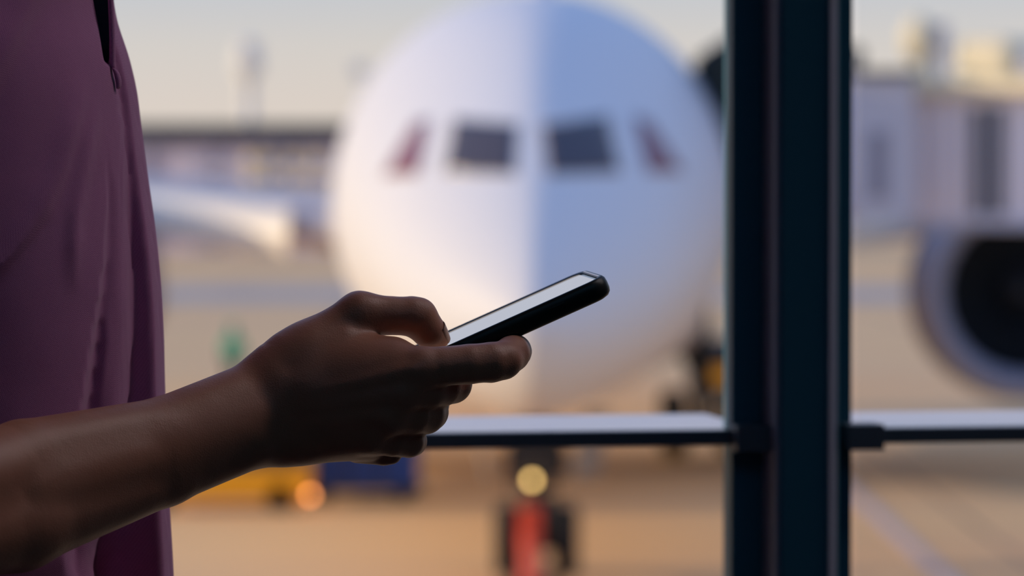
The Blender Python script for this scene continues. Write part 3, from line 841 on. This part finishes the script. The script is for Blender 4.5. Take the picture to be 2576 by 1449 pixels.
# hand block: metacarpals
seg(A, (655, 1000, -5), (760, 975, -20), 82, 72, 30)
seg(A, (655, 1088, -5), (740, 1088, -10), 79, 70, 30)
PALM = [((730, 965, -15), (1062, 928, -72), 70, 56), ((720, 1000, -25), (1010, 985, -72), 66, 54), ((715, 1045, -20), (975, 1045, -60), 66, 52), ((715, 1088, -5), (925, 1092, -30), 70, 50)]
for a, b, ra, rb in PALM: seg(A, a, b, ra, rb, 45)
seg(A, (740, 1096, 30), (930, 1108, 40), 66, 52, 45)          # heel of the hand
seg(A, (800, 905, 5), (985, 908, -20), 78, 62, 45)            # muscle between thumb and index
seg(A, (700, 935, 10), (760, 900, 20), 74, 70, 50)
seg(A, (745, 903, 20), (905, 792, 45), 72, 56, 45)            # thumb metacarpal
# tendon ridges on the back
seg(A, (660, 985, -70), (870, 850, -22), 14, 12, 26)
seg(A, (760, 1000, -82), (1040, 930, -118), 9, 11, 26)
seg(A, (760, 1030, -86), (1000, 990, -116), 9, 10, 26)
seg(A, (760, 1060, -80), (960, 1046, -104), 8, 10, 26)
seg(A, (640, 1120, -78), (600, 1130, -85), 26, 22, 60)        # wrist bone


def finger(chain, k=5, kp=22):
    pts = [J(*c[:3]) for c in chain]
    m = .03
    lo_ = np.min(pts, 0) - m; hi_ = np.max(pts, 0) + m
    sl = A.sub(lo_, hi_)
    g_ = Field(lo_, lo_ + .001, h); g_.lo = A.lo + np.array([q.start for q in sl]) * h; g_.n = np.array([q.stop - q.start for q in sl]); g_.F = np.full(tuple(g_.n), .5, np.float32)
    for a, b in zip(chain, chain[1:]): seg(g_, a[:3], b[:3], a[3], b[3], k)
    return sl, g_.F


fingers = []
#            px    py    depth radius
fingers.append(finger([(1062, 928, -72, 56), (1110, 922, -66, 50), (1180, 916, -52, 50), (1236, 911, -34, 50), (1266, 906, -14, 48), (1288, 890, 30, 45), (1294, 884, 90, 43), (1264, 880, 165, 42), (1235, 866, 225, 34)]))
fingers.append(finger([(1010, 985, -72, 54), (1075, 982, -30, 49), (1112, 974, 14, 48), (1138, 966, 60, 49), (1146, 962, 130, 42), (1135, 950, 190, 40), (1110, 925, 235, 33)]))
fingers.append(finger([(975, 1045, -60, 52), (1035, 1046, -14, 48), (1070, 1042, 36, 50), (1080, 1036, 70, 48), (1088, 1015, 140, 42), (1080, 985, 195, 38), (1060, 960, 232, 31)]))
fingers.append(finger([(925, 1092, -30, 50), (985, 1106, 6, 42), (1028, 1112, 44, 39), (1036, 1110, 72, 38), (1036, 1085, 130, 35), (1024, 1050, 170, 32), (1005, 1020, 190, 26)]))
fingers.append(finger([(905, 792, 45, 57), (985, 794, 58, 48), (1036, 796, 68, 50), (1050, 800, 74, 52), (1080, 834, 86, 43), (1099, 850, 98, 32)]))
fingers.append(finger([(900, 1128, 70, 38), (965, 1141, 62, 30), (984, 1142, 60, 27)]))
for i, (sl, Ff) in enumerate(fingers):
    A.F[sl] = smin(A.F[sl], Ff, (20 if i == 4 else 9) / U)
# shallow knuckle swells and a crease under the thumb
seg(A, (1236, 918, -24), (1262, 915, -14), 42, 37, 10)
V_, Q_ = surface_nets(A.F, A.lo, A.h)
V_ = relax(V_, Q_, 2, .5)
hand_V, hand_Q = V_ - PB, Q_
del A

# ---- coarse field: everything else of the body
def P(x, y, z):   # metres from the person's base: x forward (image right), y away from camera, z up
    return np.array([PB[0] + x, PB[1] + y, PB[2] + z])


sil = smooth_curve([(-700, 205), (-300, 255), (-60, 275), (40, 288), (150, 322), (220, 338), (310, 350), (450, 368), (560, 384), (700, 399), (850, 407), (950, 409), (1100, 414), (1280, 421), (1449, 430), (1700, 436), (2600, 430)])
TY = 2.27                                 # depth of the torso's centre line
a_fb = smooth_curve([(-0.45, .118), (-.2, .12), (0, .128), (.2, .122), (.35, .085), (.5, .06)])   # half depth by height over the camera
b_w = smooth_curve([(-0.45, .165), (-.2, .155), (0, .168), (.1, .172), (.2, .165), (.3, .1), (.5, .06)])


def sil_x(z):                              # world x of the chest front at world height z
    py = 450 + (CAM.z - z) / TY * FPX
    return (sil(py) - W_PX / 2) / FPX * TY


tors_c = lambda z: sil_x(z) - a_fb(z - CAM.z)
B = Field(P(-.32, -.32, -.01), P(.32, .42, 1.86), .007)


def torso_fn(inset):
    def fn(X_, Y_, Z_):
        z = Z_.ravel(); cx = tors_c(z)[None, None, :]; a = (a_fb(z - CAM.z) - inset)[None, None, :]; b = (b_w(z - CAM.z) - inset)[None, None, :]
        q = (np.abs((X_ - cx) / a)**2.3 + np.abs((Y_ - TY) / b)**2.3)**(1 / 2.3)
        d = (q - 1) * np.minimum(a, b)
        d = np.maximum(d, Z_ - (CAM.z + .20)); d = np.maximum(d, (CAM.z - .31) - Z_)
        return d.astype(np.float32)
    return fn


B.union(torso_fn(.052), P(-.3, -.3, .8), P(.3, .34, 1.6), 0)
cxs = float(tors_c(np.array([CAM.z + .1]))[0])
SHR = J(-380, 300, -820); SHR = np.array([SHR[0] - .03, TY - .19, CAM.z + .135]); SHL = np.array([cxs - .01, TY + .19, CAM.z + .135])
neck0 = np.array([cxs - .005, TY, CAM.z + .2]); head = neck0 + np.array([.045, 0, .235])
for S_ in (SHR, SHL): B.cone(S_, neck0 + np.array([0, 0, -.01]), .044, .056, .03)
B.cone(neck0 + np.array([-.01, 0, 0]), neck0 + np.array([.015, 0, .14]), .062, .056, .03)
up_end = J(-400, 900, -800)
B.cone(SHR, up_end, .048, rr(160, -800), .04)
elL = SHL + np.array([-.02, .03, -.29]); wrL = elL + np.array([.09, .0, -.24])
B.cone(SHL, elL, .048, .042, .04); B.cone(elL, wrL, .044, .028, .03); B.cone(wrL, wrL + np.array([.02, 0, -.08]), .032, .036, .02)
for k in range(4):
    o_ = wrL + np.array([.045 - .022 * k + .0, 0, -.1]); B.cone(o_, o_ + np.array([.012, -.01, -.06 + .006 * abs(k - 1)]), .0095, .008, .004)
B.cone(wrL + np.array([.04, -.01, -.03]), wrL + np.array([.07, -.02, -.09]), .013, .0095, .01)
# head
B.ball(head, (.098, .076, .118), .02); B.ball(head + np.array([.035, 0, -.06]), (.06, .055, .062), .03); B.cone(head + np.array([.088, 0, .01]), head + np.array([.112, 0, -.028]), .01, .016, .012)
for sy in (-1, 1): B.ball(head + np.array([-.01, sy * .078, -.01]), (.022, .01, .032), .006)
B.cone(head + np.array([.088, -.02, -.058]), head + np.array([.088, .02, -.058]), .008, .008, .008)
# legs
hip = np.array([cxs, TY, FLZ + .93])
B.ball(hip + np.array([0, 0, .03]), (.11, .155, .13), .08)
for sy in (-1, 1):
    hp = hip + np.array([0, sy * .085, -.02]); kn = hip + np.array([.02, sy * .1, -.45]); an = hip + np.array([-.01, sy * .11, -.84])
    B.cone(hp, kn, .085, .056, .05); B.cone(kn, an, .056, .038, .03); B.cone(an + np.array([-.01, 0, -.03]), an + np.array([.15, 0, -.05]), .036, .026, .03)
V2, Q2 = surface_nets(B.F, B.lo, B.h); V2 = relax(V2, Q2, 1)
del B
body = from_np('body', np.concatenate([hand_V, V2 - PB]), np.concatenate([hand_Q, Q2 + len(hand_V)]), M['skin'], person)

# trousers, shoes
T_ = Field(P(-.36, -.25, .03), P(.36, .44, 1.25), .008)
T_.ball(hip + np.array([.012, 0, .03]), (.132, .166, .15), 0)
for sy in (-1, 1):
    hp = hip + np.array([0, sy * .085, -.02]); kn = hip + np.array([.02, sy * .1, -.45]); an = hip + np.array([-.01, sy * .11, -.83])
    T_.cone(hp, kn, .1, .075, .05); T_.cone(kn, an, .075, .066, .03)
V_, Q_ = surface_nets(T_.F, T_.lo, T_.h); from_np('trousers', V_ - PB, Q_, M['navy_cloth'], person)
for sy in (-1, 1):
    an = hip + np.array([-.01, sy * .11, -.84]); an[2] = FLZ
    S_ = Field(an + np.array([-.09, -.07, -.0]), an + np.array([.26, .07, .13]), .006)
    S_.cone(an + np.array([-.02, 0, .045]), an + np.array([.19, 0, .035]), .042, .034, 0); S_.cone(an + np.array([-.01, 0, .05]), an + np.array([0, 0, .1]), .042, .042, .03); S_.ball(an + np.array([.08, 0, .035]), (.13, .045, .03), .02)
    X3, Y3, Z3 = S_.coords(S_.sub(S_.lo, S_.lo + S_.n * S_.h)); S_.F = np.maximum(S_.F, an[2] + .008 - Z3)
    V_, Q_ = surface_nets(S_.F, S_.lo, S_.h); from_np('shoe', V_ - PB, Q_, M['shoe'], person)
# hair cap, eyes
Hf = Field(head - .15, head + .16, .006); Hf.ball(head + np.array([-.014, 0, .022]), (.1, .083, .112), 0)
X3, Y3, Z3 = Hf.coords(Hf.sub(Hf.lo, Hf.lo + Hf.n * Hf.h)); Hf.F = np.maximum(Hf.F, (X3 - head[0]) * .8 - (Z3 - head[2]) * 1.0 - .01)
V_, Q_ = surface_nets(Hf.F, Hf.lo, Hf.h); from_np('hair', V_ - PB, Q_, M['hair'], person)
for sy in (-1, 1):
    bm = bmesh.new(); bmesh.ops.create_uvsphere(bm, u_segments=16, v_segments=10, radius=.012); bmesh.ops.translate(bm, verts=bm.verts, vec=Vector(head + np.array([.083, sy * .032, .0]) - PB)); bmo('eye', bm, M['eye'], person, True)

# ---- polo shirt, with its folds
SH = Field((-.0, 0, 0), (.001, .001, .001), .0022)
lo = np.array([float(sil_x(CAM.z)) - .34, TY - .30, CAM.z - .36]); hi = np.array([float(sil_x(CAM.z - .3)) + .012, TY + .29, CAM.z + .265])
SH = Field(lo, hi, .0019)
full = tuple(slice(0, n) for n in SH.n)
Xc, Yc, Zc = SH.coords(full)
z1 = Zc.ravel(); cx1 = tors_c(z1)[None, None, :]; a1 = a_fb(z1 - CAM.z)[None, None, :]; b1 = b_w(z1 - CAM.z)[None, None, :]
q = (np.abs((Xc - cx1) / a1)**2.15 + np.abs((Yc - TY) / b1)**2.15)**(1 / 2.15)
D_ = ((q - 1) * np.minimum(a1, b1)).astype(np.float32); del q
SH.F = D_; del D_
SH.F = np.maximum(SH.F, Zc - (CAM.z + .19))
# projected coordinates of every cell, to lay the folds where the cloth has them
YD = np.maximum(Yc - CAM.y, 1.0)
PX = (W_PX / 2 + (Xc - CAM.x) / YD * FPX).astype(np.float32); PY = (450 - (Zc - CAM.z) / YD * FPX).astype(np.float32)
near = np.clip((TY + .03 - Yc) / .05, 0, 1).astype(np.float32)


def ridge(pts, amp, wl, wr, yr=None):
    """fold whose crest follows pts (px by py); wl / wr widths to the left / right of it in px"""
    pts = sorted(pts, key=lambda p: p[1])
    cx = np.interp(PY, [p[1] for p in pts], [p[0] for p in pts]).astype(np.float32)
    t_ = PX - cx
    fade = np.clip((PY - (pts[0][1] - 60)) / 120, 0, 1) * np.clip((pts[-1][1] + 60 - PY) / 120, 0, 1)
    return (amp * near * fade * np.where(t_ < 0, np.exp(-(t_ / wl)**2), np.exp(-(t_ / wr)**2))).astype(np.float32)


F1C = smooth_curve([(-600, 205), (-160, 226), (0, 240), (90, 258), (175, 270), (250, 271), (330, 275), (480, 279), (600, 276), (720, 265), (850, 247), (1000, 228), (1180, 212), (1449, 196), (1650, 300), (1850, 470), (2600, 480)])
F2C = smooth_curve([(-600, 262), (-160, 276), (0, 285), (100, 289), (175, 291), (240, 303), (330, 316), (400, 321), (520, 325), (650, 330), (800, 333), (920, 328), (1020, 320), (1130, 306), (1280, 270), (1449, 238), (1650, 350), (1850, 480), (2600, 490)])
yy_ = np.linspace(-600, 2600, 1600)


def lay(curve, y0, depth, L):
    """one layer of cloth: solid left of the line, its front face at y0, its edge rolled back by depth over L px"""
    cx = np.interp(PY, yy_, curve(yy_)).astype(np.float32)
    t_ = PX - cx
    y_ = TY + y0 + depth * (1 - np.sqrt(1 - np.exp(np.minimum(t_, -.02) / L)))
    return np.maximum(t_ / U, y_ - Yc).astype(np.float32)


G = np.minimum(lay(F1C, -.20, .15, 95), lay(F2C, -.085, .058, 30))
G = np.minimum(G, lay(sil, -.032, .034, 7))
SH.F = np.where(Yc < TY, np.maximum(SH.F, G), SH.F).astype(np.float32); del G
for S_ in (SHR, SHL): SH.cone(S_, neck0 + np.array([0, 0, -.0]), .066, .072, .03)
SH.cone(SHR, SHR * .45 + up_end * .55, .07, .066, .03)
SH.cone(SHL, SHL * .45 + elL * .55, .07, .066, .03)
SH.F -= ridge([(206, 250), (186, 330), (160, 430), (112, 530), (48, 620), (-40, 720)], .0035, 40, 16)
SH.F -= ridge([(240, 300), (214, 440), (196, 540), (190, 680)], .003, 26, 16)
SH.F -= ridge([(262, 760), (268, 860), (250, 1000)], .002, 16, 16)
SH.F -= ridge([(120, -100), (70, 20), (0, 160), (-80, 300)], .005, 50, 30)
# placket opening: a deep narrow wedge, closed at its foot
lft = np.interp(PY, yy_, F1C(yy_)).astype(np.float32) - 6; rgt = np.interp(PY, yy_, F2C(yy_)).astype(np.float32) - 13 + np.clip(-PY / 30, 0, 3)
d_slit = np.maximum(np.maximum(lft - PX, PX - rgt) / U, (PY - 172 - (PX - 280) * .9) / U)
d_slit = np.maximum(d_slit, -(SH.F + .07)); d_slit = np.maximum(d_slit, Yc - (TY + .0)).astype(np.float32)
SH.F = np.maximum(SH.F, -d_slit).astype(np.float32); del d_slit, lft, rgt
# placket band: raised strip to the right of the opening with a rounded foot
SH.F = np.maximum(SH.F, (CAM.z - .35) - Zc)
# open ends of the sleeves and the neck
for S_, E_ in ((SHR, up_end), (SHL, elL)):
    ax = (E_ - S_) / np.linalg.norm(E_ - S_); c_ = S_ + (E_ - S_) * .55
    dd = (Xc - c_[0]) * ax[0] + (Yc - c_[1]) * ax[1] + (Zc - c_[2]) * ax[2]
    lim = np.where((Yc - TY) * np.sign(S_[1] - TY) > .165, dd, -1)
    rad = np.sqrt((Xc - c_[0])**2 + (Yc - c_[1])**2)
    continue
    SH.F = np.where(rad < .085, np.maximum(SH.F, np.where(lim > -.5, dd, -1)), SH.F).astype(np.float32)
SH.F[0, :, :] = .1; SH.F[-1, :, :] = .1; SH.F[:, 0, :] = .1; SH.F[:, -1, :] = .1; SH.F[:, :, 0] = .1; SH.F[:, :, -1] = .1
V_, Q_ = surface_nets(SH.F, SH.lo, SH.h); V_ = relax(V_, Q_, 4, .5)
del SH, PX, PY, near, YD
shirt = from_np('polo_shirt', V_ - PB, Q_, M['polo'], person)
# collar and button
bm = bmesh.new()
nc = neck0 - PB
for k in range(2):
    pass
ring0 = [Vector((nc[0] + .078 * math.cos(a), nc[1] + .074 * math.sin(a), nc[2] - .02 - .02 * max(0, math.cos(a)))) for a in np.linspace(0.25, 2 * PI - .25, 40)]
ring1 = [Vector((nc[0] + .07 * math.cos(a) + .0, nc[1] + .066 * math.sin(a), nc[2] + .03 - .03 * max(0, math.cos(a)))) for a in np.linspace(0.25, 2 * PI - .25, 40)]
ring2 = [Vector((nc[0] + .09 * math.cos(a), nc[1] + .088 * math.sin(a), nc[2] - .012 - .05 * max(0, math.cos(a)))) for a in np.linspace(0.25, 2 * PI - .25, 40)]
vs = [[bm.verts.new(p) for p in r_] for r_ in (ring0, ring1, ring2)]
for r0_, r1_ in zip(vs, vs[1:]):
    for i in range(39): bm.faces.new((r0_[i], r0_[i + 1], r1_[i + 1], r1_[i]))
col_ = bmo('collar', bm, M['polo'], shirt, True); sm = col_.modifiers.new('thickness', 'SOLIDIFY'); sm.thickness = .003
# placket trim piece (small folded tab hanging at the foot of the opening) and the sewn band
bpy.context.view_layer.update()
sb = BVHTree.FromPolygons([Vector(v) for v in (V_)], [tuple(q_) for q_ in Q_[:]]) if len(Q_) < 900000 else None


def on_shirt(px, py, off=0.0):
    o_ = CAM; d = (at(px, py, 2.0) - CAM).normalized()
    hit, no, _, _ = sb.ray_cast(o_, d)
    if hit is None: return None
    if no.dot(d) > 0: no = -no
    return hit + no * off - Vector(PB)


def cloth_strip(name, pts, parent, thick=.0028):
    """a sewn roll of cloth following a line on the shirt: pts are (px, py, half width in px)"""
    rings = []
    for x, y, hw_ in pts:
        c = at(x, y, TY - .056) - Vector(PB); r_ = hw_ / U
        rings.append([c + RT * r_ * math.cos(2 * PI * i / 12) + FW * thick * math.sin(2 * PI * i / 12) for i in range(12)])
    bm = bmesh.new(); loft(bm, rings)
    return bmo(name, bm, M['polo'], parent, True)


if sb:
    cloth_strip('placket', [(float(F2C(y)) - 6.5, y, 7.5 if y < 160 else 7.5 - (y - 160) * .2) for y in range(172, -40, -8)], shirt)
    cloth_strip('placket_tab', [(284, 172, 3), (289, 176, 6), (293, 184, 7.5), (296, 194, 8), (298, 204, 8), (298.5, 213, 7), (298, 219, 6), (296, 223, 3)], shirt, .0042)

# thin dark sheet, added to make the open placket darker
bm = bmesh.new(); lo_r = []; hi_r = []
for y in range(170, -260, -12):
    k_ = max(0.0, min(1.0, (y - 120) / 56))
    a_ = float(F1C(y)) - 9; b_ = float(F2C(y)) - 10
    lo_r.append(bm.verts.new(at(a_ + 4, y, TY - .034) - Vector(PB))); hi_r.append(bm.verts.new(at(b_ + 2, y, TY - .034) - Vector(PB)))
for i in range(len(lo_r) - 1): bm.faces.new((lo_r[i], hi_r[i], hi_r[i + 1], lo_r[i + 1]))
pl = bmo('placket_dark_sheet', bm, M['dark_sheet'], shirt); sm = pl.modifiers.new('thickness', 'SOLIDIFY'); sm.thickness = .002

# thumb nail
nc_ = [J(1108, 838, 84), J(1122, 862, 104)]
bm = bmesh.new()
base = Vector(J(1090, 843, 90)); ax = (Vector(J(1112, 872, 112)) - Vector(J(1098, 836, 78))).normalized(); out = (RT * 1.0 + UP * .25 - FW * .1).normalized(); out = (out - ax * out.dot(ax)).normalized(); sd = ax.cross(out)
gr = []
for i in range(9):
    row = []
    for j in range(9):
        u = (i / 8 - .5); v = (j / 8 - .5)
        wv = .0135 * (1 - .35 * max(0, u)**2)
        ang = v * 1.2
        row.append(bm.verts.new(base + ax * u * .011 + sd * math.sin(ang) * .0072 + out * (math.cos(ang) * .0088 - abs(u) * .0003) - Vector(PB)))
    gr.append(row)
for i in range(8):
    for j in range(8): bm.faces.new((gr[i][j], gr[i + 1][j], gr[i + 1][j + 1], gr[i][j + 1]))
nl = bmo('thumbnail', bm, M['nail'], person, True); sm = nl.modifiers.new('thickness', 'SOLIDIFY'); sm.thickness = .0006

# ================================================================== THE PHONE
wB = 34
Bc = Vector(J(970, 943, wB)); Tc = Vector(J(1512, 700, wB + 68))       # near long edge of the glass
Lx = (Tc - Bc); Llen = Lx.length; Lx.normalize()
Sx = Vector(J(1467, 682, wB + 68 + 306)) - Tc; Sx = (Sx - Lx * Sx.dot(Lx)).normalized(); Nx = Sx.cross(Lx); Nx = -Nx if Nx.z < 0 else Nx
PWID = .066
phone = bpy.data.objects.new('smartphone', None); C.objects.link(phone)
ctr = Bc + Lx * Llen / 2 + Sx * PWID / 2
phone.matrix_world = Matrix(((Lx.x, Sx.x, Nx.x, ctr.x), (Lx.y, Sx.y, Nx.y, ctr.y), (Lx.z, Sx.z, Nx.z, ctr.z), (0, 0, 0, 1)))
tag(phone, 'black-cased smartphone with bright screen held in the right hand', 'phone')


def rrect(hx, hy, r_, z, n=8):
    o_ = []
    for cx, cy, a0 in ((hx - r_, hy - r_, 0), (-hx + r_, hy - r_, 90), (-hx + r_, -hy + r_, 180), (hx - r_, -hy + r_, 270)):
        for i in range(n + 1):
            a = R(a0 + 90 * i / n); o_.append(Vector((cx + r_ * math.cos(a), cy + r_ * math.sin(a), z)))
    return o_


hx, hy = Llen / 2, PWID / 2
bm = bmesh.new()
sec = [(-.0009, .001, 0.0003), (.0006, -.0005 + .0012, .0009), (.0020, .0, .0006), (.0032, 0, -.0010), (.0036, 0, -.0035), (.0036, 0, -.0070), (.0030, 0, -.0092), (.0014, 0, -.0108), (-.0012, 0, -.0116), (-.006, 0, -.0118)]
loft(bm, [rrect(hx + e[0], hy + e[0], .0085 + e[0], e[2]) for e in sec], cap=False)
bm.verts.ensure_lookup_table()
n_ = len(rrect(1, 1, .1, 0))
bm.faces.new([bm.verts[len(bm.verts) - n_ + i] for i in range(n_)])
bmo('case', bm, M['case'], phone, True, 60)
bm = bmesh.new(); loft(bm, [rrect(hx, hy, .0085, -.009), rrect(hx, hy, .0085, -.0006), rrect(hx - .0005, hy - .0005, .008, -.0001)]); bmo('glass_front', bm, M['bezel'], phone, False)
bm = bmesh.new(); loft(bm, [rrect(hx - .0028, hy - .0012, .006, -.0002), rrect(hx - .0028, hy - .0012, .006, .00005)]); bmo('screen', bm, M['screen'], phone, False)
for z_, nm, l_, p_ in ((-.0045, 'volume_button', .012, .028), (-.0045, 'power_button', .010, -.0)):
    sgn = 1 if nm == 'volume_button' else -1
    bm = bmesh.new(); add_box(bm, (hx - .03, sgn * (hy + .0038), z_), (l_, .0008, .0024), bev=.0003); bmo(nm, bm, M['case'], phone)
# bare metal edge of the phone showing inside the case along its top
bm = bmesh.new(); add_box(bm, (hx + .0004, 0, .0002), (.0012, 2 * (hy - .007), .0014), bev=.0003); bmo('frame_edge', bm, M['alu'], phone)
